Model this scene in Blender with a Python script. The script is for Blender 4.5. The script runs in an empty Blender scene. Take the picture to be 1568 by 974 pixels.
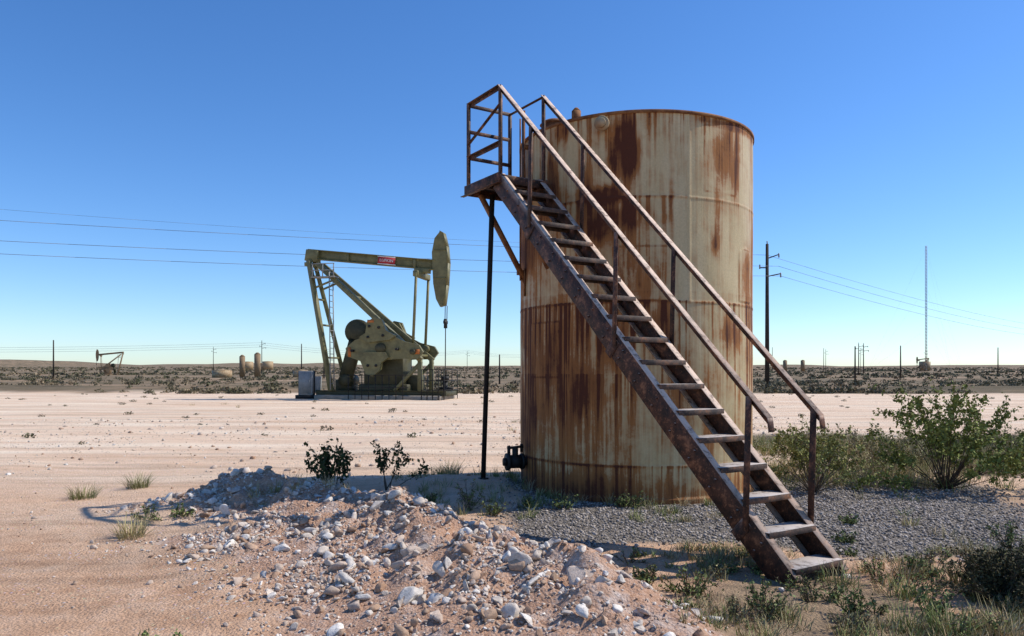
import bpy, bmesh, math, random
import numpy as np
from mathutils import Vector, Matrix
random.seed(7); R=np.random.RandomState(11)
scene=bpy.context.scene
scene.view_settings.view_transform='Standard'; scene.view_settings.look='None'; scene.view_settings.exposure=0

# ---------------- helpers ----------------
def link(o): scene.collection.objects.link(o); return o
def empty(name,loc=(0,0,0),rotz=0,scale=1):
    e=bpy.data.objects.new(name,None); e.location=loc; e.rotation_euler=(0,0,rotz); e.scale=(scale,)*3
    e.empty_display_size=.2; return link(e)
def mesh_np(name,V,F,mat=None,col=None,parent=None,smooth=False,bevel=0):
    V=np.asarray(V,dtype=np.float32); F=np.asarray(F,dtype=np.int32); k=F.shape[1]
    me=bpy.data.meshes.new(name)
    me.vertices.add(len(V)); me.vertices.foreach_set('co',V.ravel())
    me.loops.add(F.size); me.loops.foreach_set('vertex_index',F.ravel())
    me.polygons.add(len(F)); me.polygons.foreach_set('loop_start',np.arange(len(F),dtype=np.int32)*k)
    me.update(calc_edges=True)
    if smooth: me.polygons.foreach_set('use_smooth',np.ones(len(F),dtype=bool))
    if col is not None:
        a=me.attributes.new('col','FLOAT_COLOR','POINT')
        c=np.ones((len(V),4),dtype=np.float32); c[:,:3]=col; a.data.foreach_set('color',c.ravel())
    o=bpy.data.objects.new(name,me)
    if mat: me.materials.append(mat)
    if parent: o.parent=parent
    link(o)
    if bevel:
        b=o.modifiers.new('bevel','BEVEL'); b.width=bevel; b.segments=1; b.limit_method='ANGLE'
    return o
BOXF=np.array([[0,1,2,3],[7,6,5,4],[0,4,5,1],[1,5,6,2],[2,6,7,3],[3,7,4,0]])
def beam(p0,p1,w,h,up=(0,0,1),off=(0,0)):
    p0=Vector(p0);p1=Vector(p1);d=(p1-p0).normalized();up=Vector(up)
    s=d.cross(up)
    if s.length<1e-4: s=d.cross(Vector((1,0,0)))
    s.normalize();u=s.cross(d).normalized()
    vs=[]
    for p in (p0,p1):
        c=p+s*off[0]+u*off[1]
        for a,b in ((-1,-1),(1,-1),(1,1),(-1,1)): vs.append(tuple(c+s*(a*w/2)+u*(b*h/2)))
    return np.array(vs),BOXF
def box(c,size):
    return beam((c[0]-size[0]/2,c[1],c[2]),(c[0]+size[0]/2,c[1],c[2]),size[1],size[2])
def tube(p0,p1,r0,r1=None,n=10):
    r1=r0 if r1 is None else r1
    p0=Vector(p0);p1=Vector(p1);d=(p1-p0).normalized()
    s=d.cross(Vector((0,0,1)))
    if s.length<1e-3: s=d.cross(Vector((1,0,0)))
    s.normalize();u=s.cross(d)
    vs=[];f=[]
    for p,r in ((p0,r0),(p1,r1)):
        for i in range(n):
            a=2*math.pi*i/n; vs.append(tuple(p+s*(r*math.cos(a))+u*(r*math.sin(a))))
    vs.append(tuple(p0));vs.append(tuple(p1))
    for i in range(n):
        j=(i+1)%n
        f.append([i,j,n+j,n+i]); 
    for i in range(0,n,2):
        f.append([2*n,(i+2)%n,(i+1)%n,i]); f.append([2*n+1,n+i,n+(i+1)%n,n+(i+2)%n])
    return np.array(vs),np.array(f)
def prism(poly,y0,y1):
    n=len(poly);vs=[]
    for y in (y0,y1):
        for p in poly: vs.append((p[0],y,p[1]))
    bm=bmesh.new()
    vv=[bm.verts.new(v) for v in vs]
    bm.faces.new(vv[:n]); bm.faces.new(vv[n:][::-1])
    for i in range(n):
        j=(i+1)%n; bm.faces.new([vv[i],vv[n+i],vv[n+j],vv[j]])
    bmesh.ops.recalc_face_normals(bm,faces=bm.faces)
    return bm
def bm_obj(name,bm,mat,parent=None):
    me=bpy.data.meshes.new(name); bm.to_mesh(me); bm.free(); me.materials.append(mat)
    o=bpy.data.objects.new(name,me)
    if parent:o.parent=parent
    return link(o)
def join(parts):
    V=[];F=[];n=0
    for v,f in parts: V.append(v);F.append(f+n);n+=len(v)
    return np.vstack(V),np.vstack(F)
def part(name,parts,mat,parent=None,bevel=0,smooth=False):
    V,F=join(parts); return mesh_np(name,V,F,mat,parent=parent,bevel=bevel,smooth=smooth)

def _h(ix,iy,s): 
    a=np.sin(ix*127.1+iy*311.7+s*74.7)*43758.5453; return a-np.floor(a)
def vn(x,y,s=0):
    ix=np.floor(x);iy=np.floor(y);fx=x-ix;fy=y-iy;fx=fx*fx*(3-2*fx);fy=fy*fy*(3-2*fy)
    return (_h(ix,iy,s)*(1-fx)+_h(ix+1,iy,s)*fx)*(1-fy)+(_h(ix,iy+1,s)*(1-fx)+_h(ix+1,iy+1,s)*fx)*fy
def fbm(x,y,o=4,s=0):
    t=0;a=.5;n=0
    for i in range(o):
        t=t+a*vn(x*2**i,y*2**i,s+i*3.3);n+=a;a*=.5
    return t/n
def sstep(a,b,x): 
    t=np.clip((x-a)/(b-a),0,1); return t*t*(3-2*t)

# ---------------- material helpers ----------------
class M:
    def __init__(s,name,rough=.8,spec=.3):
        s.m=bpy.data.materials.new(name); s.m.use_nodes=True; s.nt=s.m.node_tree; s.b=s.nt.nodes['Principled BSDF']
        s.b.inputs['Roughness'].default_value=rough
        s.b.inputs['Specular IOR Level'].default_value=spec
    def n(s,t,**k):
        x=s.nt.nodes.new(t)
        for a,b in k.items(): setattr(x,a,b)
        return x
    def L(s,a,b): s.nt.links.new(a,b)
    def put(s,sock,v):
        if isinstance(v,bpy.types.NodeSocket): s.L(v,sock)
        elif v is not None:
            if isinstance(v,(tuple,list)) and len(v)==3 and sock.type=='RGBA': v=(*v,1)
            sock.default_value=v
    def coord(s,k='Object'): return s.n('ShaderNodeTexCoord').outputs[k]
    def attr(s,name): return s.n('ShaderNodeAttribute',attribute_name=name)
    def map(s,v,sc,rot=0): 
        x=s.n('ShaderNodeMapping'); s.L(v,x.inputs['Vector']); x.inputs['Scale'].default_value=sc; x.inputs['Rotation'].default_value=(0,0,rot); return x.outputs[0]
    def noise(s,v,sc,det=5,r=.6,dist=0):
        x=s.n('ShaderNodeTexNoise'); s.L(v,x.inputs['Vector']); x.inputs['Scale'].default_value=sc
        x.inputs['Detail'].default_value=det; x.inputs['Roughness'].default_value=r; x.inputs['Distortion'].default_value=dist
        return x.outputs['Fac']
    def vor(s,v,sc,out='Distance',feat='F1'):
        x=s.n('ShaderNodeTexVoronoi',feature=feat); s.L(v,x.inputs['Vector']); x.inputs['Scale'].default_value=sc; return x.outputs[out]
    def ramp(s,f,stops):
        x=s.n('ShaderNodeValToRGB'); s.L(f,x.inputs[0]); e=x.color_ramp.elements
        while len(e)<len(stops): e.new(.5)
        for i,(p,c) in enumerate(stops):
            e[i].position=p; e[i].color=(*c,1) if isinstance(c,(tuple,list)) else (c,c,c,1)
        return x.outputs[0]
    def mix(s,f,a,b,bl='MIX'):
        x=s.n('ShaderNodeMix',data_type='RGBA',blend_type=bl)
        s.put(x.inputs[0],f); s.put(x.inputs[6],a); s.put(x.inputs[7],b); return x.outputs[2]
    def math(s,op,a,b=None,clamp=False):
        x=s.n('ShaderNodeMath',operation=op,use_clamp=clamp); s.put(x.inputs[0],a)
        if b is not None: s.put(x.inputs[1],b)
        return x.outputs[0]
    def bump(s,h,st=.5,d=.02):
        x=s.n('ShaderNodeBump'); s.L(h,x.inputs['Height']); x.inputs['Strength'].default_value=st; x.inputs['Distance'].default_value=d
        s.L(x.outputs[0],s.b.inputs['Normal']); return x
    def color(s,c): s.put(s.b.inputs['Base Color'],c); return s.m

def m_attr(name,rough=.9,var=.35,sc=60,bump=0):
    m=M(name,rough,.15); c=m.attr('col').outputs['Color']
    n=m.noise(m.coord(),sc,4); f=m.ramp(n,[(.25,1-var),(.75,1+var*.4)])
    if bump: m.bump(m.noise(m.coord(),sc*2.2,5,.7),bump,.01)
    return m.color(m.mix(1,c,f,'MULTIPLY'))
mat_rock=m_attr('rubble_rock',.95,.35,sc=45,bump=.6)
mat_leaf=m_attr('leaf',.7,.2,sc=20)

def m_steel(name,sunlit_top=(.66,.49,.37),sunlit_amt=.95,dark=(.018,.010,.007),mid=(.075,.030,.016),hi=(.28,.125,.06)):
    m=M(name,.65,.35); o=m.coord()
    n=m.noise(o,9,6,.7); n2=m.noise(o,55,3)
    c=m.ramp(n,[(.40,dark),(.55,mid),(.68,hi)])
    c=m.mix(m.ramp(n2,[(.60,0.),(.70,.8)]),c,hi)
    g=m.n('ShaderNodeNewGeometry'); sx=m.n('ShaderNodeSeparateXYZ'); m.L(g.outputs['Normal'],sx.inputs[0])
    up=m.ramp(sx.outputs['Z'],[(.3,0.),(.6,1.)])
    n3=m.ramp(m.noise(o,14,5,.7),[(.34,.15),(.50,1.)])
    c=m.mix(m.math('MULTIPLY',m.math('MULTIPLY',up,n3),sunlit_amt),c,sunlit_top)  # sunlit look painted into the colour: upward faces paler, in worn patches
    m.bump(n2,.3,.004); return m.color(c)
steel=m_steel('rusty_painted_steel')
tread_mat=m_steel('worn_tread_steel',sunlit_top=(.52,.46,.41),sunlit_amt=.9,dark=(.04,.030,.025),mid=(.11,.07,.05))
def m_plain(name,c,var=.3,rough=.6,sc=6,spec=.3,metal=0,c2=None):
    m=M(name,rough,spec); o=m.coord(); n=m.noise(o,sc,5,.65)
    c2=c2 or tuple(x*(1-var) for x in c); m.b.inputs['Metallic'].default_value=metal
    return m.color(m.ramp(n,[(.35,c2),(.65,c)]))
olive=m_plain('olive_green_paint',(.205,.185,.080),.4,.5,3)
olive_d=m_plain('dark_olive_paint',(.075,.07,.034),.4,.6,3)
blackm=m_plain('black_grime',(.02,.018,.016),.4,.6)
concrete=m_plain('concrete',(.33,.28,.22),.3,.9,5)
greym=m_plain('grey_cabinet_paint',(.30,.30,.28),.25,.5)
orange=m_plain('orange_paint',(.5,.16,.04),.3,.5)
woodm=m_plain('weathered_pole_wood',(.06,.045,.035),.5,.9,4)
farsteel=m_plain('far_tan_paint',(.30,.20,.11),.3,.7)
wirem=m_plain('aluminium_wire',(.16,.18,.22),.1,.5)
redm=m_plain('red_sign_paint',(.42,.03,.04),.2,.5); whitem=m_plain('white_paint',(.75,.74,.7),.1,.5)

# ---------------- terrain ----------------
RP=np.array([(-3.9,9.0),(-3.0,8.5),(-1.6,7.3),(-.45,5.9),(.28,4.85),(.85,4.05),(1.2,3.3)])
RH=np.array([.0,.28,.31,.33,.33,.20,.06])
def ridge(x,y):
    best=np.full(x.shape,1e9);h=np.zeros(x.shape);sd=np.zeros(x.shape)
    for i in range(len(RP)-1):
        a=RP[i];b=RP[i+1];d=b-a;L=d.dot(d)
        t=np.clip(((x-a[0])*d[0]+(y-a[1])*d[1])/L,0,1)
        qx=a[0]+t*d[0];qy=a[1]+t*d[1];ds=np.hypot(x-qx,y-qy)
        cr=d[0]*(y-a[1])-d[1]*(x-a[0])
        m=ds<best
        best=np.where(m,ds,best);h=np.where(m,RH[i]*(1-t)+RH[i+1]*t,h);sd=np.where(m,np.sign(cr),sd)
    return best,h,sd
def height(x,y):
    x=np.asarray(x,float);y=np.asarray(y,float)
    d=np.hypot(x,y)
    near=1-sstep(14,30,d)
    z=(fbm(x*.5,y*.5,3,1)-.5)*.07*sstep(1.7,3,np.hypot(x-1.6,y-9.8))
    z=z+(fbm(x*3,y*3,3,5)-.5)*.03*near
    b,h,s=ridge(x,y)
    w=np.where(s>0,.40,np.where(y<7,1.05,.85))+(fbm(x*.9,y*.9,2,9)-.5)*.4
    g=np.exp(-(b/w)**2)
    z=z+h*g*(.6+.8*fbm(x*1.9,y*1.9,3,14))+g*(fbm(x*6,y*6,5,21)-.5)*.26*(h/.3)
    z=z+.13*np.exp(-(((x+.6)/1.0)**2+((y-9.6)/.7)**2))
    far=sstep(48,90,y)
    z=z+far*((fbm(x/40,y/40,3,31)-.5)*1.2)
    z=z+np.clip(y-70,0,None)*.0062*(.8+.4*vn(x/600,y/900,3))+sstep(300,1500,y)*(fbm(x/260,y/420,4,41)-.5)*10
    z=z+sstep(1300,2600,y)*(fbm(x/520+9,y/2500,4,44)-.32)*75*(1-.45*sstep(-200,900,x))*(1-sstep(3400,4400,y))
    z=z+.5*np.exp(-((y-52-3*vn(x/9,x*0,4))/1.6)**2)*sstep(.35,.6,vn(x/11,x*0+3,8))
    return z
def axis(a,b,st,lo,hi,gr):
    mid=list(np.arange(a,b,st)); r=[];s=st;v=mid[-1]
    while v<hi: s*=gr;v+=s;r.append(v)
    l=[];s=st;v=a
    while v>lo: s*=gr;v-=s;l.append(v)
    return np.array(l[::-1]+mid+r)
xs=axis(-4.5,5.5,.032,-4500,4500,1.055); ys=axis(3.0,10,.03,-60,5200,1.05)
X,Y=np.meshgrid(xs,ys); Z=height(X,Y)
nx,ny=len(xs),len(ys); V=np.stack([X.ravel(),Y.ravel(),Z.ravel()],1)
idx=np.arange(nx*ny).reshape(ny,nx); F=np.stack([idx[:-1,:-1],idx[:-1,1:],idx[1:,1:],idx[1:,:-1]],-1).reshape(-1,4)
def m_gravel(x,y):
    n=(fbm(x*.7,y*.7,3,51)-.5)*1.5
    return sstep(.0,.7,x+.2+n)*sstep(6.0,6.7,y+n*.6+.12*(x-1))*(1-sstep(9.6,10.8,y+n))*(1-sstep(5.0,6.5,x+n))
def m_rub(x,y):
    b,h,s=ridge(x,y); n=(fbm(x*1.1,y*1.1,3,61)-.5)*1.0
    w=np.where(s>0,.45,np.where(y<6.5,2.1,1.25))
    return (1-sstep(w*.5,w*1.05,b+n*.7))*sstep(.0,.08,h)
def m_scrub(x,y):
    n=fbm(x/7,y/7,3,71)
    far=sstep(46,54,y+(n-.5)*8)
    side=sstep(.46,.6,fbm(x*.35,y*.35,3,75)+.16*sstep(4,7,x)-.25*(1-sstep(1.5,4,x))-.1)*(1-sstep(15,20,y))*sstep(0,3,x)
    brn=sstep(.42,.6,fbm(x*.6,y*.6,3,77))*1.2*np.exp(-(((x-3.2)/1.9)**2+((y-4.4)/1.3)**2))*1.5
    return np.clip(np.maximum(far,np.maximum(side,brn)),0,1)
mesh=mesh_np('ground',V,F,smooth=True)
a=mesh.data.attributes.new('mask','FLOAT_COLOR','POINT')
gx,gy=V[:,0],V[:,1]
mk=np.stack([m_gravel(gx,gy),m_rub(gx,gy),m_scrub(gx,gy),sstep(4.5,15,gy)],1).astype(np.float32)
a.data.foreach_set('color',mk.ravel())
g=M('desert_ground',.95,.1); o=g.coord()
at=g.attr('mask'); sp=g.n('ShaderNodeSeparateColor'); g.L(at.outputs['Color'],sp.inputs[0]); warm=at.outputs['Alpha']
nb=g.noise(o,.35,6,.6); nm=g.noise(o,3.5,7,.7); nf=g.noise(o,40,6,.75)
nst=g.noise(g.map(o,(.12,.9,1)),1.0,6,.65)
trk=g.noise(g.map(o,(.06,2.2,1),.05),1.0,4,.6,.4)
trk2=g.noise(g.map(o,(.10,1.6,1),-.5),1.0,4,.6,.6)
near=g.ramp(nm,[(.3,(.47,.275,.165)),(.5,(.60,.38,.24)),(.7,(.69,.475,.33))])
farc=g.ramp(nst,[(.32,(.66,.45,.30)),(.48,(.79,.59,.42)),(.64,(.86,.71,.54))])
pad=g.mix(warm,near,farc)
pad=g.mix(g.ramp(nb,[(.50,0.),(.70,.5)]),pad,(.78,.62,.46))
pad=g.mix(1,pad,g.ramp(trk,[(.38,.84),(.45,1.),(.56,1.),(.64,1.07)]),'MULTIPLY')
pad=g.mix(1,pad,g.ramp(trk2,[(.36,.86),(.43,1.)]),'MULTIPLY')
pv=g.vor(o,22,'Distance'); pcol=g.vor(o,22,'Color')
peb=g.math('MULTIPLY',g.ramp(pv,[(.18,1.),(.26,0.)]),g.ramp(g.noise(o,1.3,4),[(.42,0.),(.6,.9)]))
pad=g.mix(peb,pad,g.mix(.25,(.68,.57,.47),pcol))
pv2=g.vor(o,5,'Distance'); pad=g.mix(g.math('MULTIPLY',g.math('MULTIPLY',g.ramp(pv2,[(.12,1.),(.2,0.)]),g.ramp(nm,[(.45,0.),(.6,.8)])),warm),pad,(.36,.25,.16))
fine=g.ramp(nf,[(.3,.72),(.7,1.15)])
pad=g.mix(1,pad,fine,'MULTIPLY')
gv=g.vor(o,55,'Distance'); gc=g.vor(o,55,'Color')
hs=g.n('ShaderNodeRGBToBW'); g.L(gc,hs.inputs[0])
grav=g.ramp(hs.outputs[0],[(.2,(.15,.13,.11)),(.5,(.31,.27,.235)),(.8,(.50,.45,.40))])
grav=g.mix(g.ramp(gv,[(.25,0.),(.6,.8)]),grav,(.08,.07,.055))
rub=g.ramp(nf,[(.3,(.30,.165,.10)),(.5,(.49,.30,.20)),(.7,(.63,.46,.35))])
rub=g.mix(g.ramp(nm,[(.50,0.),(.68,.7)]),rub,g.mix(.6,(.68,.55,.44),g.ramp(nf,[(.3,.25),(.7,.8)])))
scr=g.ramp(g.noise(g.map(o,(.3,1,1)),.12,9,.78),[(.36,(.09,.075,.048)),(.48,(.17,.135,.085)),(.57,(.29,.205,.13)),(.67,(.50,.35,.235))])
scrn=g.ramp(g.noise(o,5,6,.7),[(.35,(.20,.15,.10)),(.6,(.38,.27,.17))])
scrm=g.mix(warm,scrn,scr)
edge=lambda f: g.ramp(g.math('ADD',f,g.math('MULTIPLY',g.math('SUBTRACT',nf,.5),.7)),[(.35,0.),(.65,1.)])
c=g.mix(edge(sp.outputs[2]),pad,scrm)
c=g.mix(edge(sp.outputs[0]),c,grav)
c=g.mix(edge(sp.outputs[1]),c,rub)
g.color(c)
hh=g.math('ADD',g.math('MULTIPLY',nf,.8),g.math('MULTIPLY',g.math('SUBTRACT',1,gv),.5))
g.bump(g.math('ADD',hh,g.math('MULTIPLY',nm,1.2)),.9,.025)
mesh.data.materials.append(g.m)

# ---------------- rocks ----------------
def ico(sub):
    bm=bmesh.new(); bmesh.ops.create_icosphere(bm,subdivisions=sub,radius=1)
    v=np.array([x.co[:] for x in bm.verts]);f=np.array([[y.index for y in x.verts] for x in bm.faces]);bm.free();return v,f
def rocks(name,P,S,C,mat,sub=1,parent=None,jit=.2,cuts=7,flat=.8,dr=(.35,.75)):
    bv,bf=ico(sub);n=len(P);k=len(bv)
    v=np.repeat(bv[None],n,0)*(1+R.uniform(-jit,jit,(n,k,1)))
    for c in range(cuts):
        nn=R.normal(size=(n,3));nn/=np.linalg.norm(nn,axis=1)[:,None];d=R.uniform(dr[0],dr[1],(n,1))
        dt=np.einsum('nkj,nj->nk',v,nn)-d; v=v-np.clip(dt,0,None)[:,:,None]*nn[:,None,:]
    v=v*R.uniform(.6,1.6,(n,1,3))
    q=R.normal(size=(n,4));q/=np.linalg.norm(q,axis=1)[:,None];w,x,y,z=q.T
    Rm=np.stack([1-2*(y*y+z*z),2*(x*y-z*w),2*(x*z+y*w),2*(x*y+z*w),1-2*(x*x+z*z),2*(y*z-x*w),2*(x*z-y*w),2*(y*z+x*w),1-2*(x*x+y*y)],1).reshape(n,3,3)
    v=np.einsum('nij,nkj->nki',Rm,v)*S[:,None,None]
    v[:,:,2]*=flat
    v+=P[:,None,:]
    F=(bf[None]+(np.arange(n)*k)[:,None,None]).reshape(-1,3)
    return mesh_np(name,v.reshape(-1,3),F,mat,col=np.repeat(C,k,axis=0),parent=parent)
def scatter(n,x0,x1,y0,y1,fn):
    x=R.uniform(x0,x1,n);y=R.uniform(y0,y1,n);k=R.rand(n)<fn(x,y);return x[k],y[k]
pal=np.array([(.68,.59,.50),(.59,.47,.375),(.52,.36,.25),(.79,.73,.65),(.44,.28,.185)])
def cols(n,p): 
    c=pal[R.choice(len(pal),n,p=p)]; return c*R.uniform(.78,1.08,(n,1))
clump=lambda x,y: .25+.75*sstep(.42,.6,fbm(x*1.6,y*1.6,3,99))
rub_root=empty('rubble_pile')
x,y=scatter(60000,-5,2.4,3,9.8,lambda x,y:m_rub(x,y)*.95*clump(x,y))
s=R.uniform(.004,.012,len(x)); P=np.stack([x,y,height(x,y)+s*.2],1)
rocks('crumbs',P,s,cols(len(x),[.24,.26,.26,.10,.14]),mat_rock,cuts=3,parent=rub_root)
x,y=scatter(34000,-5,2.4,3,9.8,lambda x,y:m_rub(x,y)*.95*clump(x,y))
s=np.clip(.012+.011*R.pareto(2.2,len(x)),.011,.055); P=np.stack([x,y,height(x,y)+s*.3],1)
rocks('stones',P,s,cols(len(x),[.30,.22,.15,.27,.06]),mat_rock,sub=2,cuts=8,jit=.04,parent=rub_root,dr=(.25,.6))
x,y=scatter(1000,-4,1.5,3.2,9.5,lambda x,y:(m_rub(x,y)>.7)*.17*np.where(np.hypot(x-.25,y-4.75)<.45,4,1)*np.where(np.hypot(x+.4,y-4.5)<.25,3,1))
s=R.uniform(.04,.085,len(x));P=np.stack([x,y,height(x,y)+s*.25],1)
rocks('boulders',P,s,cols(len(x),[.34,.20,.06,.38,.02]),mat_rock,sub=3,jit=.02,cuts=9,parent=rub_root,dr=(.2,.55),flat=.95)
x,y=scatter(32000,-1,6.5,5.5,11,lambda x,y:m_gravel(x,y)*(np.hypot(x-1.61,y-9.8)>1.55))
s=R.uniform(.007,.017,len(x));P=np.stack([x,y,height(x,y)+s*.3],1)
cg=np.array([.38,.335,.29])[None]*R.uniform(.35,1.5,(len(x),1))
rocks('gravel',P,s,cg,mat_rock,cuts=3)
x,y=scatter(30000,-14,9,3,24,lambda x,y:np.clip(.3+1.5*(fbm(x*.8,y*.8,3,120)-.45),0,1)*(np.hypot(x-1.61,y-9.8)>1.6)*(1-m_gravel(x,y)))
s=np.clip(.004+.0055*R.pareto(2.4,len(x)),.004,.035)*(1+ (y>10)*.5);P=np.stack([x,y,height(x,y)+s*.2],1)
rocks('pebbles',P,s,cols(len(x),[.3,.3,.2,.1,.1]),mat_rock,cuts=3)

# ---------------- vegetation ----------------
def leaves(P,S,C,elong=1.8,upb=0.):
    n=len(P);d=R.normal(size=(n,3));d[:,2]+=upb;d/=np.linalg.norm(d,axis=1)[:,None]
    e=R.normal(size=(n,3));e-=d*(e*d).sum(1)[:,None];e/=np.linalg.norm(e,axis=1)[:,None]
    a=d*(S*elong)[:,None];b=e*(S*.5)[:,None]
    V=np.stack([P-a*.5,P+b,P+a*.5,P-b],1).reshape(-1,3)
    F=np.arange(n*4).reshape(n,4);return V,F,np.repeat(C,4,axis=0)
def seg_tubes(A,B,ra,rb,C):
    n=len(A);d=B-A;d/=np.linalg.norm(d,axis=1)[:,None]+1e-9
    s=np.cross(d,np.array([.3,.9,.1]));s/=np.linalg.norm(s,axis=1)[:,None];u=np.cross(s,d)
    V=[]
    for p,r in ((A,ra),(B,rb)):
        for k in range(3):
            t=2*math.pi*k/3;V.append(p+(s*math.cos(t)+u*math.sin(t))*np.asarray(r).reshape(-1,1))
    V=np.stack(V,1).reshape(-1,3);b=np.arange(n)[:,None]*6
    F=np.concatenate([b+np.array([[k,(k+1)%3,3+(k+1)%3,3+k]]) for k in range(3)]);return V,F,np.repeat(C,6,axis=0)
def merge(L):
    V=[];F=[];C=[];n=0
    for v,f,c in L: V.append(v);F.append(f+n);C.append(c);n+=len(v)
    return np.vstack(V),np.vstack(F),np.vstack(C)
def bush(loc,w,h,ns=26,nl=2600,leaf=.022,lc=(.10,.115,.035),stem=(.10,.075,.055),low=.35,r0=.008):
    loc=np.array(loc);A=[];B=[];ra=[];rb=[];LP=[]
    for i in range(ns):
        az=R.uniform(0,2*math.pi);tilt=abs(R.normal(.0,.5))+.15;L=h*R.uniform(.6,1.1)
        d=np.array([math.cos(az)*math.sin(tilt)*w/h*1.1,math.sin(az)*math.sin(tilt)*w/h*1.1,math.cos(tilt)])
        p=loc+np.array([math.cos(az),math.sin(az),0])*.04*R.rand();k=6;pts=[p]
        for j in range(k):
            d=d+R.normal(0,.12,3);d[2]=max(d[2],.1);d2=d/np.linalg.norm(d)
            q=p+d2*L/k;A.append(p);B.append(q);ra.append(r0*(1-j/k)+.0015);rb.append(r0*(1-(j+1)/k)+.0015)
            if j/k>=low:
                for b in range(3):
                    td=d2*.6+R.normal(0,.6,3);tl=L*R.uniform(.08,.22);e=q+td*tl
                    A.append(q);B.append(e);ra.append(.0025);rb.append(.001);LP.append((q,e))
            p=q
        LP.append((A[-1],p))
    m=len(LP);ix=R.randint(0,m,nl);q=np.array([a for a,b in LP])[ix];e=np.array([b for a,b in LP])[ix]
    t=R.rand(nl,1)**.6;P=q+(e-q)*t*1.1+R.normal(0,leaf*.8,(nl,3))
    C=np.array(lc)[None]*R.uniform(.5,1.6,(nl,1))+R.uniform(0,.03,(nl,1))*np.array([1,.7,0])
    S=leaf*R.uniform(.6,1.4,nl)
    A=np.array(A);B=np.array(B);Cs=np.tile(np.array(stem),(len(A),1))*R.uniform(.7,1.4,(len(A),1))
    return merge([leaves(P,S,C,upb=.5),seg_tubes(A,B,np.array(ra),np.array(rb),Cs)])
def H(x,y): return float(height(np.array([x]),np.array([y]))[0])
def add_bush(name,x,y,w,h,**k):
    V,F,C=bush((0,0,0),w,h,**k); ob=mesh_np(name,V,F,mat_leaf,col=C); ob.location=(x,y,H(x,y)-.01); return ob
add_bush('creosote_bush',5.5,9.4,1.35,1.16,ns=46,nl=9500,leaf=.026,lc=(.185,.215,.06))
add_bush('creosote_bush',3.75,9.2,1.0,.85,ns=40,nl=4600,leaf=.020,lc=(.22,.23,.075),stem=(.2,.16,.12))
add_bush('creosote_bush',4.35,10.3,.7,.6,ns=26,nl=2200,leaf=.020,lc=(.2,.2,.075),stem=(.2,.16,.12))
add_bush('creosote_bush',6.7,9.0,.9,.6,ns=26,nl=2600,leaf=.022,lc=(.16,.17,.06))
add_bush('creosote_bush',-2.15,9.0,.40,.60,ns=10,nl=900,leaf=.030,lc=(.035,.055,.022),low=.3)
add_bush('creosote_bush',-1.50,8.9,.22,.60,ns=6,nl=420,leaf=.028,lc=(.035,.055,.022),low=.4)
add_bush('saltbush',3.2,4.85,.52,.36,ns=60,nl=6500,leaf=.013,lc=(.05,.052,.030),low=.1)
W=[]
def weed(x,y,w,h,**k):
    V,F,C=bush((x,y,H(x,y)-.005),w,h,**k);W.append((V,F,C))
for (x,y,w,h) in [(-.45,8.0,.2,.3),(-.2,7.7,.12,.16),(.55,8.0,.12,.15),(1.2,8.1,.12,.14),(-3.6,7.3,.25,.16),(-3.3,7.4,.2,.12),(-.9,8.2,.12,.14),(1.35,8.05,.2,.2),(.2,8.1,.2,.12),
                 (1.55,4.55,.2,.22),(1.2,4.9,.2,.18),(2.1,4.5,.16,.2),(2.6,4.6,.22,.18),(3.0,5.5,.22,.14),(3.3,7.2,.15,.1),(2.9,6.4,.2,.1),(4.4,6.6,.3,.16),(.9,5.1,.12,.12),(-2.0,3.95,.14,.1),(-1.8,4.0,.12,.08)]:
    weed(x,y,w,h,ns=12,nl=260,leaf=.014,lc=(.13,.17,.06),low=.15,r0=.003)
for i in range(60):
    x=R.uniform(.9,4.4);y=R.uniform(4.0,6.0)
    weed(x,y,.14,R.uniform(.06,.15),ns=9,nl=140,leaf=.011,lc=random.choice([(.17,.21,.07),(.26,.24,.12),(.13,.15,.06)]),low=.1,r0=.003)
for i in range(90):
    x=R.uniform(3.0,12);y=R.uniform(9.8,15)
    if abs(x/y-.35)<.02: continue
    weed(x,y,.4,R.uniform(.15,.42),ns=12,nl=300,leaf=.02,lc=random.choice([(.19,.19,.085),(.27,.23,.13),(.14,.15,.06)]),stem=(.2,.16,.12),low=.1,r0=.003)
V,F,C=merge(W);mesh_np('weeds',V,F,mat_leaf,col=C)
def grass(x,y,n,rad,h,c,wd=.0022):
    k=len(x);cx=np.repeat(x,n);cy=np.repeat(y,n);m=k*n
    a=R.uniform(0,2*math.pi,m);r=rad*np.sqrt(R.rand(m))*np.repeat(R.uniform(.5,1.4,k),n)
    bx=cx+r*np.cos(a);by=cy+r*np.sin(a);bz=height(bx,by)-.003
    L=h*R.uniform(.4,1.2,m)*np.repeat(R.uniform(.6,1.3,k),n)
    az=a+R.normal(0,.8,m);t=R.uniform(.05,.95,m)
    B=np.stack([bx,by,bz],1);D=np.stack([np.cos(az)*np.sin(t),np.sin(az)*np.sin(t),np.cos(t)],1)
    Mi=B+D*(L*.55)[:,None];D2=D+np.stack([np.cos(az),np.sin(az),-.3+0*az],1)*.35;T=Mi+D2*(L*.45)[:,None]
    s=np.stack([-np.sin(az+.5),np.cos(az+.5),0*az],1)*(wd+.0012*R.rand(m))[:,None]
    V=np.stack([B-s,B+s,Mi+s*.8,Mi-s*.8,T+s*.2,T-s*.2],1).reshape(-1,3);b=np.arange(m)[:,None]*6
    F=np.concatenate([b+np.array([[0,1,2,3]]),b+np.array([[3,2,4,5]])])
    cc=np.repeat(np.array(c)[R.randint(0,len(c),k)],n,axis=0)*R.uniform(.65,1.4,(m,1))
    return V,F,np.repeat(cc,6,axis=0)
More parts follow.
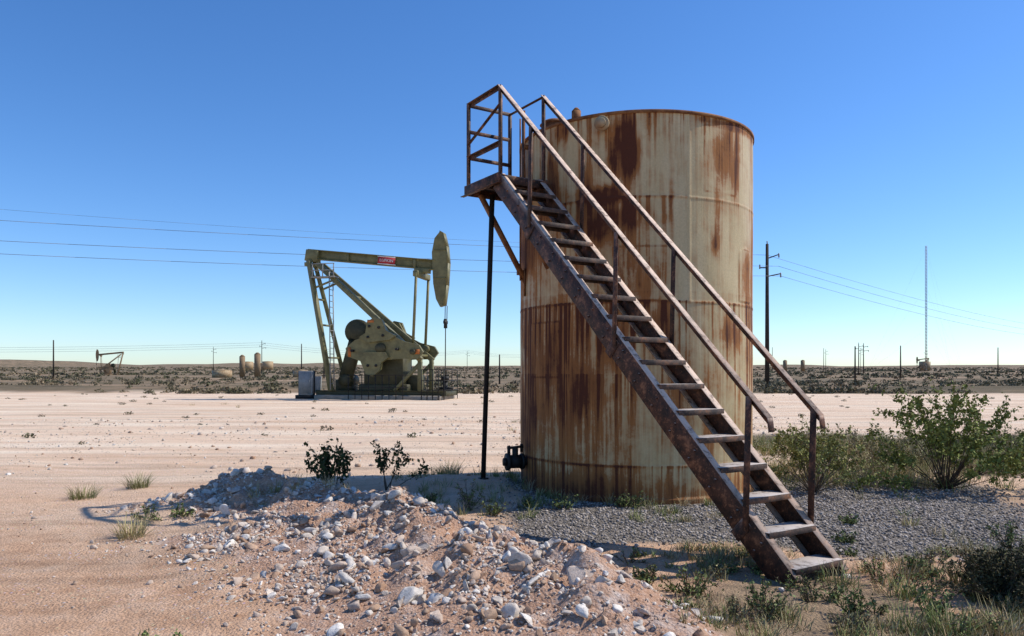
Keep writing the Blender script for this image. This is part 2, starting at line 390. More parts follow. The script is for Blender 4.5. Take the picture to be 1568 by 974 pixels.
dry=[(.50,.39,.21),(.42,.32,.18),(.30,.26,.13)];grn=[(.18,.22,.07),(.24,.25,.09),(.34,.30,.15)]
G=[]
x,y=scatter(1300,.9,5.0,3.8,6.2,lambda x,y:sstep(.40,.58,fbm(x*1.2,y*1.2,3,130))*sstep(.8,1.6,x-(y-4.2)*.1)); G.append(grass(x,y,28,.08,.085,dry+grn))
x,y=scatter(60,2.3,4.4,4.1,5.6,lambda x,y:np.ones_like(x)); G.append(grass(x,y,60,.10,.15,dry+grn[:2]))
x,y=scatter(1300,2.7,12,9.3,16,lambda x,y:sstep(.38,.58,fbm(x*.6,y*.6,3,135))); G.append(grass(x,y,34,.18,.24,dry+grn,.003))
x,y=scatter(520,3.8,8,5.2,9.3,lambda x,y:sstep(.45,.6,fbm(x*.8,y*.8,3,137))); G.append(grass(x,y,26,.1,.13,dry+grn))
x,y=scatter(420,-2.8,2.6,7.3,10.8,lambda x,y:sstep(.5,.62,fbm(x*.9,y*.9,3,139))*(np.hypot(x-1.61,y-9.8)>1.6)); G.append(grass(x,y,24,.07,.12,dry+grn*2))
x,y=scatter(170,-16,6,9.5,34,lambda x,y:sstep(.55,.7,fbm(x*.25,y*.25,3,141))); G.append(grass(x,y,30,.14,.14,dry,.004))
G.append(grass(np.array([-5.05,-4.75,-.9,-3.4]),np.array([8.7,9.4,10.6,6.6]),190,.12,.18,[(.40,.34,.17),(.20,.2,.08)]))
th=R.uniform(0,2*math.pi,70);G.append(grass(1.614+1.62*np.cos(th),9.8+1.62*np.sin(th),20,.06,.13,dry+grn))
V,F,C=merge(G);mesh_np('dry_grass',V,F,mat_leaf,col=C)
n=17000;y=49+ (R.rand(n)**2.0)*900;x=R.uniform(-1,1,n)*(y*.85+10)
dn=fbm(x/12,y/20,3,150);k=R.rand(n)<sstep(.38,.62,dn)*.8+.1*(y>150);x=x[k];y=y[k]
px=R.uniform(-30,26,150);py=R.uniform(15,47,150);kk=~((px>-13)&(px<-2)&(py>37)&(py<43));px=px[kk];py=py[kk]
x=np.r_[x,px];y=np.r_[y,py];m=len(x)
sz=R.uniform(.14,.5,m)*(1+y/420);sz=np.where(y<48,R.uniform(.06,.16,m),sz);nl=np.where(y<110,44,14)
rep=np.repeat(np.arange(m),nl);q=len(rep);u=R.normal(size=(q,3));u/=np.linalg.norm(u,axis=1)[:,None];u*=R.rand(q,1)**.4
P=np.stack([x,y,height(x,y)],1)[rep]+u*sz[rep,None]*np.array([1.2,1,.5])+np.array([0,0,1])*sz[rep,None]*.3
bc=np.array([(.10,.10,.052),(.15,.13,.075),(.22,.17,.105),(.13,.115,.07)])[R.randint(0,4,m)]
C=bc[rep]*R.uniform(.6,1.5,(q,1));S=sz[rep]*np.where(y[rep]<110,.28,.6)*R.uniform(.7,1.3,q)
V,F,C=leaves(P,S,C,1.4,.6);mesh_np('desert_scrub',V,F,mat_leaf,col=C)

# ---------------- storage tank ----------------
TC=(1.614,9.80);TR=1.50;TH=4.43;A0=math.atan2(-TC[1],-TC[0])
tank=empty('storage_tank',(TC[0],TC[1],0))
phi=np.radians(np.linspace(-180,180,601));zz=np.linspace(-.05,TH,340)
PH,ZZ=np.meshgrid(phi,zz);pd=np.degrees(PH)
rad=TR+(fbm(PH*3,ZZ*1.2,3,200)-.5)*.02
for zs in (.42,2.28,3.46): rad=rad+.006*np.exp(-((ZZ-zs)/.010)**2)
rad=rad+.012*(ZZ<.06)
vs=(np.abs(pd-24.3)<.5)&(ZZ>2.28);rad=rad+.006*vs
rad=rad+.006*(np.abs(pd-4)<13)*(np.abs(ZZ-2.6)<.3)+.006*(np.abs(pd-62)<7)*(ZZ>2.32)*(ZZ<2.98-.0018*(pd-62)**2)
rad=rad+.005*(np.abs(pd+46)<11)*(np.abs(ZZ-1.75)<.33)
V=np.stack([rad*np.cos(A0+PH),rad*np.sin(A0+PH),ZZ],-1).reshape(-1,3)
nc=len(phi);idx=np.arange(V.shape[0]).reshape(len(zz),nc);F=np.stack([idx[:-1,:-1],idx[:-1,1:],idx[1:,1:],idx[1:,:-1]],-1).reshape(-1,4)
r=.12+.23*(1-sstep(-35,30,pd))*(1-sstep(2.8,4.3,ZZ)*.75)+.08*(ZZ<2.4)
def blob(p,z,hp,hz,s,e=1.3): 
    wob=(fbm(pd/3.5+z*3,ZZ*1.8,4,p)-.5)*2.2
    return s*np.exp(-((np.abs((pd-p)/hp)**2+np.abs((ZZ-z)/hz)**2+wob).clip(0,9))**e)
for b in [(-4,4.0,6,.40,.85),(-13,3.50,9,.10,.7),(-22,3.55,4,.25,.5),(-12,3.15,10,.24,.5),(0,3.25,12,.14,.35),(43,3.95,9,.38,.42),(52,3.8,3,.5,.45),(39,3.2,2.2,.40,.6),(37,2.95,2.4,.16,.6),
          (62,2.6,6,.34,.5),(50,1.95,7,.18,.5),(75,2.9,4,.8,.45),(4,2.62,13,.30,.34),(-30,1.05,6,.42,.4),(-48,1.7,16,.5,.25),(-20,1.25,6,.3,.4),(-60,.9,14,.4,.3),(-42,3.6,8,.5,.45),
          (20,1.2,8,.4,.35),(72,1.5,9,.8,.4),(35,.9,4,.5,.4),(-34,4.35,6,.15,.5),(55,4.36,25,.05,.6),(-75,3.4,9,1.0,.4),(-10,1.9,6,.35,.4),(-60,3.0,12,.3,.4),(12,1.9,5,.3,.4)]:
    r=r+blob(*b)
st=fbm(PH*38,ZZ*.5,3,210);st2=fbm(PH*90,ZZ*.4,2,214)
for zs,ln,k,f in ((2.28,1.1,1.1,lambda d:.5+.5*(1-sstep(-10,40,d))+.4*(d>45)),(3.46,.7,.6,lambda d:1-.6*sstep(-5,30,d)),(4.43,.6,.7,lambda d:.85+0*d),(.42,.4,.5,lambda d:.8+0*d),(1.45,.8,.6,lambda d:.6*(d<0)+.2)):
    dz=zs-ZZ;r=r+k*f(pd)*np.where(dz>-.01,np.exp(-dz.clip(0)/(ln*st))*sstep(.44,.70,st*.55+st2*.45),0)
for zs in (.42,2.28,3.46): r=r+.45*np.exp(-((ZZ-zs)/.014)**2)*(.1+1.1*vn(PH*9,ZZ,5))*(1-.7*sstep(10,40,pd)*(zs>3))
for (p0,p1,z0,z1) in ((-9,17,2.3,2.9),(-57,-35,1.42,2.08),(55,69,2.32,2.95),(32,52,3.55,4.3)):
    ed=((np.abs(pd-p0)<.5)|(np.abs(pd-p1)<.5))&(ZZ>z0)&(ZZ<z1)|((np.abs(ZZ-z0)<.012)|(np.abs(ZZ-z1)<.012))&(pd>p0)&(pd<p1)
    r=r+.3*ed*vn(PH*14,ZZ*6,9)
r=r+.3*(1-sstep(.1,.42,ZZ))
shell=mesh_np('shell',V,F,parent=tank,smooth=True)
at=shell.data.attributes.new('rust','FLOAT','POINT');at.data.foreach_set('value',r.ravel().astype(np.float32))
at=shell.data.attributes.new('tc','FLOAT_VECTOR','POINT');at.data.foreach_set('vector',np.stack([PH*TR,ZZ,0*ZZ],-1).ravel().astype(np.float32))
t=M('rusty_tank_paint',.55,.35);tc=t.attr('tc').outputs['Vector'];ru=t.attr('rust').outputs['Fac']
st=t.noise(t.map(tc,(20,.9,1)),1,6,.65,.1);st3=t.noise(t.map(tc,(5,.5,1)),1,4,.6,.1);bl=t.noise(tc,3.2,8,.70,.3);fi=t.noise(tc,38,5,.7)
ctr=lambda n,k:t.math('MULTIPLY',t.math('SUBTRACT',n,.5),k)
f=t.math('ADD',ru,ctr(st,1.1));f=t.math('ADD',f,ctr(st3,.65));f=t.math('ADD',f,ctr(bl,.95));f=t.math('ADD',f,ctr(fi,.3))
paint=t.ramp(t.noise(t.map(tc,(3,.7,1)),1,6),[(.3,(.51,.385,.185)),(.7,(.64,.505,.28))])
stain=t.mix(t.ramp(f,[(.14,0.),(.45,.85)]),paint,(.42,.22,.085))
c=t.mix(t.ramp(f,[(.43,0.),(.54,1.)]),stain,t.ramp(bl,[(.35,(.22,.08,.024)),(.6,(.37,.155,.046))]))
c=t.mix(t.ramp(f,[(.64,0.),(.90,1.)]),c,(.095,.028,.012))
c=t.mix(1,c,t.ramp(fi,[(.3,.85),(.7,1.08)]),'MULTIPLY');t.color(c)
t.L(t.ramp(f,[(.4,.5),(.6,.9)]),t.b.inputs['Roughness']);t.bump(t.math('ADD',t.math('MULTIPLY',f,.6),t.math('MULTIPLY',fi,.3)),.35,.008)
shell.data.materials.append(t.m)
rustm=m_plain('bare_rust',(.30,.14,.055),.5,.85,9,c2=(.12,.045,.02))
beige=m_plain('faded_beige_paint',(.48,.38,.22),.3,.6,4,c2=(.28,.15,.07))
n=120
prof=[(TR-.005,TH-.03),(TR+.018,TH-.03),(TR+.018,TH+.004),(TR-.03,TH+.010),(0.02,TH+.12)]
V=np.array([(q*math.cos(a),q*math.sin(a),z) for q,z in prof for a in np.linspace(0,2*math.pi,n,endpoint=False)])
F=[[i*n+j,i*n+(j+1)%n,(i+1)*n+(j+1)%n,(i+1)*n+j] for i in range(len(prof)-1) for j in range(n)]
mesh_np('roof_and_rim',V,F,rustm,parent=tank)
def tp(p,r,z): a=A0+math.radians(p);return (r*math.cos(a),r*math.sin(a),z)
part('nozzle',[tube(tp(-12.7,1.45,4.28),tp(-12.7,1.60,4.28),.05,n=16),tube(tp(-12.7,1.60,4.28),tp(-12.7,1.63,4.28),.085,n=20),tube(tp(-12.7,1.63,4.28),tp(-12.7,1.66,4.28),.055,n=16)],beige,tank)
part('roof_vent',[tube(tp(-29,1.38,4.40),tp(-29,1.38,4.56),.055,n=14),tube(tp(-29,1.38,4.56),tp(-29,1.38,4.60),.055,.02,n=14)],rustm,tank)
part('thief_hatch',[tube(tp(-48,1.30,4.38),tp(-48,1.30,4.52),.16,n=20),tube(tp(-48,1.30,4.52),tp(-48,1.30,4.57),.18,.12,n=20)],rustm,tank)
vp=Vector((.18-TC[0],9.35-TC[1],.36))
v=[tube(vp+Vector((.30,.12,0)),vp+Vector((-.06,-.02,0)),.055,n=14),tube(vp+Vector((.10,.03,0)),vp+Vector((.07,.02,0)),.10,n=16),
   tube(vp+Vector((-.04,-.015,0)),vp+Vector((-.07,-.025,0)),.10,n=16),tube(vp+Vector((-.07,-.02,0)),vp+Vector((-.22,-.07,0)),.085,n=14),
   tube(vp+Vector((-.22,-.07,0)),vp+Vector((-.25,-.08,0)),.11,n=16),tube(vp+Vector((-.14,-.045,.02)),vp+Vector((-.14,-.045,.17)),.04,n=10),
   beam(vp+Vector((-.24,-.07,.17)),vp+Vector((-.04,-.02,.19)),.03,.03),tube(vp+Vector((-.06,-.02,.12)),vp+Vector((-.06,-.02,.22)),.02),tube(vp+Vector((-.22,-.06,.08)),vp+Vector((-.22,-.06,.2)),.022),
   tube(vp+Vector((-.25,-.08,0)),vp+Vector((-.29,-.09,0)),.05,n=12)]
part('outlet_valve',v,blackm,tank)
part('gauge_board',[beam(tp(-66,1.56,2.65),tp(-66,1.56,4.7),.05,.02),beam(tp(-60,1.57,3.3),tp(-60,1.57,4.75),.04,.04),
   beam(tp(-66,1.50,2.75),tp(-66,1.60,2.75),.06,.06),beam(tp(-60,1.48,3.5),tp(-60,1.58,3.5),.05,.05),beam(tp(-60,1.48,4.3),tp(-60,1.58,4.3),.05,.05)],rustm,tank)

# ---------------- staircase ----------------
sc=empty('metal_staircase',(1.94,5.16,0),0)
D=Vector((-.540,.8415,0));Wd=Vector((.8415,.540,0));SW=.60;SL=.948
def S(t,w,z=0): return D*t+Wd*w+Vector((0,0,.10+SL*t+z))
T1=3.85;upn=Vector((D.x*-SL,D.y*-SL,1)).normalized()
parts=[]
for w,sg in ((0,-1),(SW,1)):
    a=S(-.06,w);b=S(T1,w)
    parts+= [beam(a-upn*.10,b-upn*.10,.008,.20,upn),
             beam(a+Wd*(-sg*.034)-upn*.003,b+Wd*(-sg*.034)-upn*.003,.075,.008,upn),
             beam(a+Wd*(-sg*.034)-upn*.197,b+Wd*(-sg*.034)-upn*.197,.075,.008,upn)]
    parts+= [beam(S(-.04,w,-.12)+Wd*sg*.012,S(-.04,w,-.12)+Wd*sg*.012+Vector((0,0,-.16)),.05,.07,D)]
    for tt in np.arange(.15,3.8,.215):
        p=S(tt+.05,w)-upn*.10
        for du in (-.045,.045): parts.append(tube(p+upn*du+Wd*sg*.004,p+upn*du+Wd*sg*.016,.011,n=6))
    for tt in (.33,1.8,3.15):
        p=S(tt,w)-upn*.10; parts.append(beam(p-upn*.12+Wd*sg*.008,p+upn*.06+Wd*sg*.008,.006,.10,D))
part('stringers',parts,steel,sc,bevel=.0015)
parts=[];nT=17
for i in range(nT):
    t=.02+i*(T1-.05)/nT
    c0=S(t+.05,.03,-.055);c1=S(t+.05,SW-.03,-.055)
    parts.append(beam(c0,c1,.20,.006)); parts.append(beam(c0-D*.097-Vector((0,0,.02)),c1-D*.097-Vector((0,0,.02)),.006,.046)); parts.append(beam(c0+D*.097-Vector((0,0,.02)),c1+D*.097-Vector((0,0,.02)),.006,.046))
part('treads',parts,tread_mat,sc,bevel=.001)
def angle(a,b,s,up,th=.007,flip=1):
    return [beam(a,b,s,th,up),beam(a,b,th,s-th,up,(flip*(s/2-th/2),-(s/2)))]
parts=[]
RZ=.90
for w in (0,SW):
    a=S(.17,w,RZ);b=S(T1,w,1.0)
    parts+=angle(a,b,.064,upn)
    parts+=[beam(a,a+Vector((0,0,-.10))-D*.015,.06,.008,D)]
    for t in ((.34,1.82,3.2) if w==0 else (.25,1.74,3.12)):
        top=S(t,w,RZ-.02+.1*t/T1);bot=S(t+.03,w,-.13)
        ofs=Wd*(.02*(-1 if w==0 else 1))
        parts+=[beam(bot+ofs,top+ofs,.055,.007,Wd),beam(bot+ofs,top+ofs,.007,.05,Wd,(.025,.025))]
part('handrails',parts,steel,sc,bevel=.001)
PZ=3.75;PL=.74
def Pp(t,w,z): return D*(T1+t)+Wd*w+Vector((0,0,z))
parts=[beam(Pp(-.03,SW/2,PZ-.02),Pp(PL,SW/2,PZ-.02),SW+.06,.006)]
for w in (-.035,SW+.035): parts.append(beam(Pp(-.05,w,PZ-.06),Pp(PL+.02,w,PZ-.06),.008,.12)); parts.append(beam(Pp(-.05,w,PZ-.118),Pp(PL+.08,w,PZ-.118),.05,.008))
parts.append(beam(Pp(PL,-.03,PZ-.06),Pp(PL,SW+.03,PZ-.06),.008,.118)); parts.append(beam(Pp(-.04,-.03,PZ-.07),Pp(-.04,SW+.03,PZ-.07),.008,.09))
for t in (.2,.45): parts.append(beam(Pp(t,-.03,PZ-.05),Pp(t,SW+.03,PZ-.05),.05,.05))
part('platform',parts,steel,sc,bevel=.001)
parts=[];TZ=PZ+1.0
cs={'A':(0,0),'B':(PL,0),'C':(PL,SW),'E':(0,SW)}
for k,(t,w) in cs.items():
    parts+=[beam(Pp(t,w,PZ-.10),Pp(t,w,TZ),.055,.007,Wd),beam(Pp(t,w,PZ-.10),Pp(t,w,TZ),.007,.048,Wd,(.024,.027))]
for (a,b) in (('A','B'),('B','C')):
    for z in (TZ,PZ+.68,PZ+.36):
        if a=='A' and z==PZ+.68: continue
        pa=Pp(*cs[a],z);pb=Pp(*cs[b],z);parts+=[beam(pa,pb,.048,.006),beam(pa,pb,.006,.042,(0,0,1),(.021,-.023))]
parts+=[beam(Pp(PL,SW,TZ-.02),Pp(0,SW,TZ-.02),.045,.006),beam(Pp(PL,0,PZ+.50),Pp(0,0,PZ+.78),.04,.006)]
parts+=[beam(Pp(PL*.62,SW+.02,PZ-.1),Pp(PL*.62,SW+.02,TZ-.1),.04,.006,Wd)]
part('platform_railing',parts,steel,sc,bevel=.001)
L=lambda x,y,z: Vector((x-1.94,y-5.16,z))
parts=[tube(L(-.24,9.02,PZ-.1),L(-.37,9.5,.10),.032,n=12),tube(L(-.37,9.5,.13),L(-.37,9.5,.10),.07,n=12)]
part('support_pole',parts,blackm,sc)
a=L(-.40,8.98,PZ-.12);b=L(.16,9.42,2.62)
parts=[beam(a,b,.05,.006),beam(a,b,.006,.05,(0,0,1),(.025,.02)),beam(L(-.05,8.4,PZ-.12),L(.45,8.92,2.68),.05,.008),beam(L(.16,9.40,2.45),L(.16,9.40,2.80),.06,.02)]
part('diagonal_braces',parts,rustm,sc)

# ---------------- pumpjack ----------------
s_=.0353
def pumpjack(loc,yaw,scale,m1,m2,full=True):
    pj=empty('pumpjack',loc,yaw,scale); pj.scale=(scale*1.07,scale,scale)
    q=lambda u,v,w=0:Vector((u*s_,w,v*s_))
    part('concrete_base',[box((.6,0,.14),(6.6,2.6,.28))],concrete,pj,bevel=.03)
    sk=[]
    for w in (-.95,.95): sk+=[beam(q(-78,11,w),q(116,11,w),.02,.26),beam(q(-78,14.6,w),q(116,14.6,w),.22,.02),beam(q(-78,7.6,w),q(116,7.6,w),.22,.02)]
    for u in (-76,-30,20,70,113): sk.append(beam(q(u,11,-.93),q(u,11,.93),.18,.22))
    part('skid',sk,m2,pj,bevel=.01)
    a=q(-103,227);b=q(92,203)
    part('walking_beam',[beam(a,b,.03,.46),beam(a,b,.36,.045,(0,0,1),(0,.245)),beam(a,b,.36,.045,(0,0,1),(0,-.245)),
        beam(q(-105,225),q(-86,222),.5,.62),beam(q(60,206),q(64,206),.30,.44),beam(q(20,211),q(22,211),.3,.44),beam(q(-40,218),q(-38,218),.3,.44)],m1,pj,bevel=.01)
    hd=[(89,196),(88,222),(92,243),(100,253),(105,250),(110,230),(112,205),(110,172),(106,142),(100,140),(94,152),(90,175)]
    bm=prism([(x*s_,z*s_) for x,z in hd],-.14,.14);bm_obj('horse_head',bm,m1,pj)
    fr=[hd[i] for i in (3,4,5,6,7,8)]
    part('horse_head_face',[beam(q(*fr[i]),q(*fr[i+1]),.46,.05) for i in range(5)]+[beam(q(91,183,0),q(109,183,0),.34,.04),beam(q(91,225,0),q(109,225,0),.34,.04)],m1,pj)
    part('bridle',[tube(q(108,142,w),q(107.5,118,w),.02,n=6) for w in(-.16,.16)]+[beam(q(107,117,-.24),q(107,117,.24),.10,.16)]+[tube(q(107,122),q(107,108),.09,n=10),tube(q(107,110),q(106.5,22),.025,n=6)],blackm,pj)
    part('wellhead',[tube(q(106.5,0),q(106.5,30),.13,n=12),tube(q(106.5,30),q(106.5,36),.2,n=12),beam(q(98,18),q(118,18),.14,.14)],blackm,pj)
    part('equalizer',[beam(q(72,188,-1.0),q(72,188,1.0),.26,.30),beam(q(62,196),q(84,194),.4,.24)],m1,pj,bevel=.02)
    part('pitman_arms',[tube(q(73,190,w),q(68,78,w),.07,n=10) for w in(-.95,.95)]+[tube(q(68,78,w-.1),q(68,78,w+.1),.22,n=16) for w in(-.95,.95)],m1,pj)
    sp=[]
    for sg in (-1,1):
        sp+=[beam(q(-98,216,.32*sg),q(-54,14,1.0*sg),.22,.22),beam(q(-84,210,.32*sg),q(80,60,.95*sg),.24,.26),beam(q(78,62,.9*sg),q(78,14,.9*sg),.2,.2),beam(q(80,58,.9*sg),q(40,14,.9*sg),.16,.16)]
    for tt in (.12,.3,.5,.75):
        A=q(-98+44*tt,216-202*tt);w=.32+.68*tt;sp.append(beam(A+Vector((0,-w,0)),A+Vector((0,w,0)),.1,.1))
    for tt in (.1,.35,.95):
        A=q(-84+164*tt,210-150*tt);w=.32+.6*tt;sp.append(beam(A+Vector((0,-w,0)),A+Vector((0,w,0)),.12,.12))
    sp+=[beam(q(-100,210,-.4),q(-100,210,.4),.3,.2),beam(q(-88,172,.45),q(-57,184,.42),.08,.1),beam(q(-88,172,-.45),q(-57,184,-.42),.08,.1)]
    part('samson_post',sp,m1,pj,bevel=.01)
    ld=[]
    for w in(-.22,.22): ld.append(beam(q(-60,195,w-.55),q(-52,16,w-1.0),.05,.05))
    for i in range(20):
        f=i/20;ld.append(beam(q(-60+8*f,195-179*f,-.77-.45*f),q(-60+8*f,195-179*f,-.33-.45*f),.03,.03))
    ld+=[beam(q(-88,188,-.5),q(-52,188,-.5),.6,.05)]
    for u in (-86,-70,-53): ld.append(beam(q(u,188,-.78),q(u,208,-.78),.04,.04))
    for v in (198,208): ld.append(beam(q(-88,v,-.78),q(-52,v,-.78),.04,.04))
    part('ladder',ld,greym,pj)
    part('gear_reducer',[box((.75,0,1.55),(2.1,1.3,1.5)),box((.75,0,.6),(2.6,1.5,.5)),tube(q(25,66,-1.2),q(25,66,1.2),.2,n=14),box((.75,0,2.33),(1.6,1.1,.12)),box((-1.6,.2,.75),(.9,.9,.7)),box((2.1,.3,.9),(.7,.9,.9))],m2,pj,bevel=.05)
    part('belt_guard',[tube(q(-20,104,-.55),q(-20,104,-.35),.66,n=28),tube(q(-38,30,-.7),q(-38,30,.5),.32,n=18),beam(q(-22,92,-.45),q(-38,34,-.45),.2,.7,(1,0,0))],olive_d,pj)
    crank=[(-28,78),(-14,90),(2,96),(5,112),(14,121),(26,119),(36,100),(58,88),(80,82),(86,72),(78,62),(52,62),(26,60),(24,46),(14,38),(4,42),(-4,58),(-26,66)]
    for i,(w0,w1) in enumerate(((-1.30,-1.12),(1.12,1.30))):
        bm=prism([(x*s_,z*s_) for x,z in crank],w0,w1);bm_obj('crank_counterweight',bm,m1,pj)
    wt=[(-6,94),(4,100),(6,116),(16,123),(28,120),(34,104),(48,96),(40,90),(8,86)]
    wt2=[(-4,60),(2,72),(34,72),(38,64),(27,56),(24,44),(14,36),(4,40)]
    for w0,w1 in ((-1.50,-1.302),(1.302,1.50)):
        for p_ in (wt,wt2): bm_obj('counterweight_block',prism([(x*s_,z*s_) for x,z in p_],w0,w1),m1,pj)
    part('crank_hub',[tube(q(25,78,w*.9),q(25,78,w*1.04),.26,n=18) for w in(-1.4,1.4)]+[tube(q(72,72,w*.9),q(72,72,w*1.04),.14,n=12) for w in(-1.4,1.4)],m2,pj)
    if full:
        dk=[]
        for (u,v) in((10,110),(24,108),(8,52),(20,52),(-16,74),(50,76),(8,94),(30,96)): dk.append(tube(q(u,v,-1.56),q(u,v,-1.30),.07,n=8))
        part('bolts',dk,blackm,pj)
        part('safety_markings',[box((.42,-1.512,4.15),(.34,.02,.14)),box((-.78,-1.315,2.55),(.16,.02,.5)),box((2.75,-1.315,2.55),(.25,.02,.25))],orange,pj)
        rl=[]
        for u in(84,92,100,108,116):
            for w in(-1.3,1.0): rl.append(beam(q(u,2,w),q(u,46,w),.035,.035))
        for w in(-1.3,1.0):
            for v in(16,30,46): rl.append(beam(q(84,v,w),q(116,v,w),.035,.035))
        for v in(16,30,46): rl.append(beam(q(116,v,-1.3),q(116,v,1.0),.035,.035))
        for u in range(-20,70,10): rl.append(beam(q(u,2,-1.6),q(u,38,-1.6),.03,.03))
        for v in(20,38): rl.append(beam(q(-22,v,-1.6),q(68,v,-1.6),.03,.03))
        part('guard_rails',rl,blackm,pj)
        an=math.atan2(24,195)
        part('beam_sign',[beam(q(8,213.2,-.20),q(34,210,-.20),.015,.36)],redm,pj)
        part('sign_border',[beam(q(7.4,213.3+dv,-.215),q(34.6,210+dv,-.215),.012,.04) for dv in(5.6,-5.6)],whitem,pj)
        cu=bpy.data.curves.new('sign_text','FONT');cu.body='LUFKIN';cu.size=.22;cu.align_x='CENTER';cu.align_y='CENTER';cu.extrude=.006
        to=bpy.data.objects.new('sign_text',cu);cu.materials.append(whitem);to.parent=pj;to.location=q(21,211.6,-.222);to.rotation_euler=(math.pi/2,an,0);link(to)
    return pj
pumpjack((-7.45,40,H(-7.45,40)-.05),math.radians(-13),1.0,olive,olive_d)
pumpjack((-82,151,H(-82,151)-.2),math.radians(200),.62,farsteel,farsteel,False)
pumpjack((150,270,H(150,270)-.2),math.radians(190),.62,farsteel,farsteel,False)
ec=empty('electrical_cabinet',(-11.1,40,H(-11.1,40)))
part('cabinet_body',[box((0,0,.85),(.75,.5,1.3)),box((.6,.1,.75),(.3,.3,.9))],greym,ec,bevel=.02)
part('cabinet_door',[box((-.02,-.262,.85),(.62,.02,1.15)),box((.22,-.28,.9),(.03,.02,.2))],greym,ec)
part('cabinet_frame',[box((-.42,0,.75),(.06,.06,1.5)),box((.42,0,.75),(.06,.06,1.5)),box((.05,0,.1),(1.2,.5,.2))],blackm,ec)

# ---------------- poles, wires, far structures ----------------
def pole(x,y,h,arm=True,r=.16,side=1):
    p=empty('utility_pole',(x,y,H(x,y)-.2))
    prt=[tube((0,0,0),(0,0,h),r,r*.62,n=10)]
    if arm: prt+= [beam((-.05,0,h*.9),(.95*side,0,h*.93),.09,.09),beam((-.05,0,h*.78),(1.1*side,0,h*.80),.09,.09),beam((-.6,0,h*.84),(0,0,h*.84),.09,.09)]
    part('pole_shaft_and_arms',prt,woodm,p)
    if arm: part('insulators',[tube((.95*side,0,h*.93-.25),(.95*side,0,h*.93+.1),.06,n=8),tube((1.1*side,0,h*.80-.3),(1.1*side,0,h*.80+.08),.06,n=8),tube((-.6,0,h*.84-.1),(-.6,0,h*.84+.25),.06,n=8),tube((0,0,h),(0,0,h+.25),.05,n=8)],greym,p)
    return p
pole(20.7,60,12.0,r=.19)
for (x,y,h,a) in [(-62,100,5.5,0),(-68,201,9,1),(-37,130,6.0,0),(-30,118,5,0),(-1.6,95,4.0,0),(45,97,5.0,0),(62,118,5.5,0),(75,160,7,1),(77,162,7,1),(88,250,9,0),(92,140,5.5,0),(-105,260,9,1),(-52,300,9,1),(-20,330,9,1),(25,330,9,1),(140,330,10,1),(190,340,10,1),(165,350,10,1),(118,280,9,0)]:
    pole(x,y,h,bool(a),.12)
def wire(pts,sag,r=.02,n=18):
    V=[]
    for a,b in zip(pts[:-1],pts[1:]):
        a=np.array(a);b=np.array(b);pv=None
        for i in range(n+1):
            t=i/n;p=a+(b-a)*t;p[2]-=sag*4*t*(1-t)
            if pv is not None: V.append(tube(pv,p,r,n=5))
            pv=p
    return V
wr=[]
wr+=wire([(-78,33,12.4),(20.7,60,10.9),(110,148,10.0)],.9,.014)
wr+=wire([(-78,34,11.1),(21.6,60,10.0),(111,149,9.1)],1.0,.015)
wr+=wire([(-78,35,10.4),(21.8,60,9.2),(111,150,8.3)],1.0,.015)
wr+=wire([(-95,62,20),(15,98,18)],1.2,.012)
for z in (8.0,8.6,9.2): wr+=wire([(-260,190,z+1),(-68,201,z),(-20,330,z+1.5),(25,330,z+1.5)],2.0,.025)
V,F=join(wr);mesh_np('power_line',V,F,wirem)
ms=empty('radio_mast',(168,300,H(168,300)))
hgt=51;pr=[];w=.35
cn=[(w,0),(-w/2,w*.87),(-w/2,-w*.87)]
for x,y in cn: pr.append(tube((x,y,0),(x,y,hgt),.07,n=5))
for i in range(40):
    z=i*hgt/40
    for k in range(3):
        a=cn[k];b=cn[(k+1)%3];pr.append(tube((a[0],a[1],z),(b[0],b[1],z+hgt/40),.04,n=4))
for k in range(3):
    a=2*math.pi*k/3+.4
    for z in (17,34,50): pr.append(tube((0,0,z),(22*math.cos(a),22*math.sin(a),0),.008,n=4))
part('lattice_mast',pr,greym,ms)
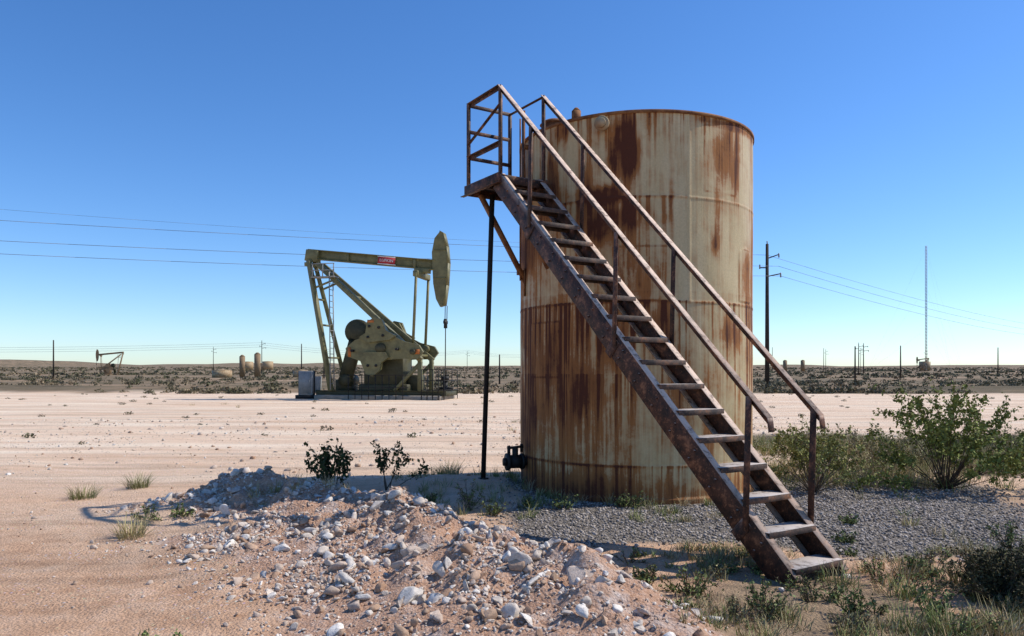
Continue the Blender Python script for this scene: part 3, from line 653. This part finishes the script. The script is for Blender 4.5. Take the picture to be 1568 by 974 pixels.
for x,y,h,r_ in ((-44.5,122,3.6,.45),(-41.3,120,3.9,.5),(96,260,4,.7),(103,262,4,.7)):
    sv=empty('separator_vessel',(x,y,H(x,y)-.1))
    part('vessel_body',[tube((0,0,.3),(0,0,h),r_,n=20),tube((0,0,h),(0,0,h+.3),r_,r_*.3,n=20),tube((0,0,0),(0,0,.3),r_*.8,n=20),tube((r_*.5,0,h*.6),(r_*1.8,0,h*.6),.06,n=8)],farsteel,sv)
for x,y,h,r_ in ((-49,125,1.3,1.6),(-150,420,5,3),(-140,424,5,3),(240,430,5,3),(-36,126,1.2,1.3)):
    bt=empty('storage_tank',(x,y,H(x,y)-.1))
    part('tank_shell',[tube((0,0,0),(0,0,h),r_,n=28),tube((0,0,h),(0,0,h+.2),r_,.1,n=28)],beige,bt)

# ---------------- world, sun, camera ----------------
sd=Vector((4.1,.95,4.7)).normalized();el=math.asin(sd.z);rot=math.atan2(sd.x,sd.y)
w=bpy.data.worlds.new('World');scene.world=w;w.use_nodes=True;nt=w.node_tree;bg=nt.nodes['Background']
sk=nt.nodes.new('ShaderNodeTexSky');sk.sky_type='NISHITA';sk.sun_disc=False;sk.sun_elevation=el;sk.sun_rotation=rot;sk.altitude=900;sk.air_density=1.0;sk.dust_density=.5;sk.ozone_density=2.5
hs_=nt.nodes.new('ShaderNodeHueSaturation');hs_.inputs['Saturation'].default_value=1.22
tn=nt.nodes.new('ShaderNodeMix');tn.data_type='RGBA';tn.blend_type='MULTIPLY';tn.inputs[0].default_value=1;tn.inputs[7].default_value=(.88,1.0,1.19,1)
nt.links.new(sk.outputs[0],hs_.inputs['Color']);nt.links.new(hs_.outputs[0],tn.inputs[6]);nt.links.new(tn.outputs[2],bg.inputs[0]);bg.inputs[1].default_value=.148
sl=bpy.data.lights.new('sun','SUN');sl.energy=4.8;sl.angle=math.radians(.53);sl.color=(1,.93,.83)
so=link(bpy.data.objects.new('sun',sl));so.rotation_euler=sd.to_track_quat('Z','Y').to_euler()
cam=bpy.data.cameras.new('camera');co=link(bpy.data.objects.new('camera',cam));co.location=(0,0,1.5);co.rotation_euler=(math.pi/2,0,0)
cam.sensor_width=36;cam.lens=26;cam.shift_y=.0517;cam.clip_end=9000;cam.clip_start=.05;scene.camera=co
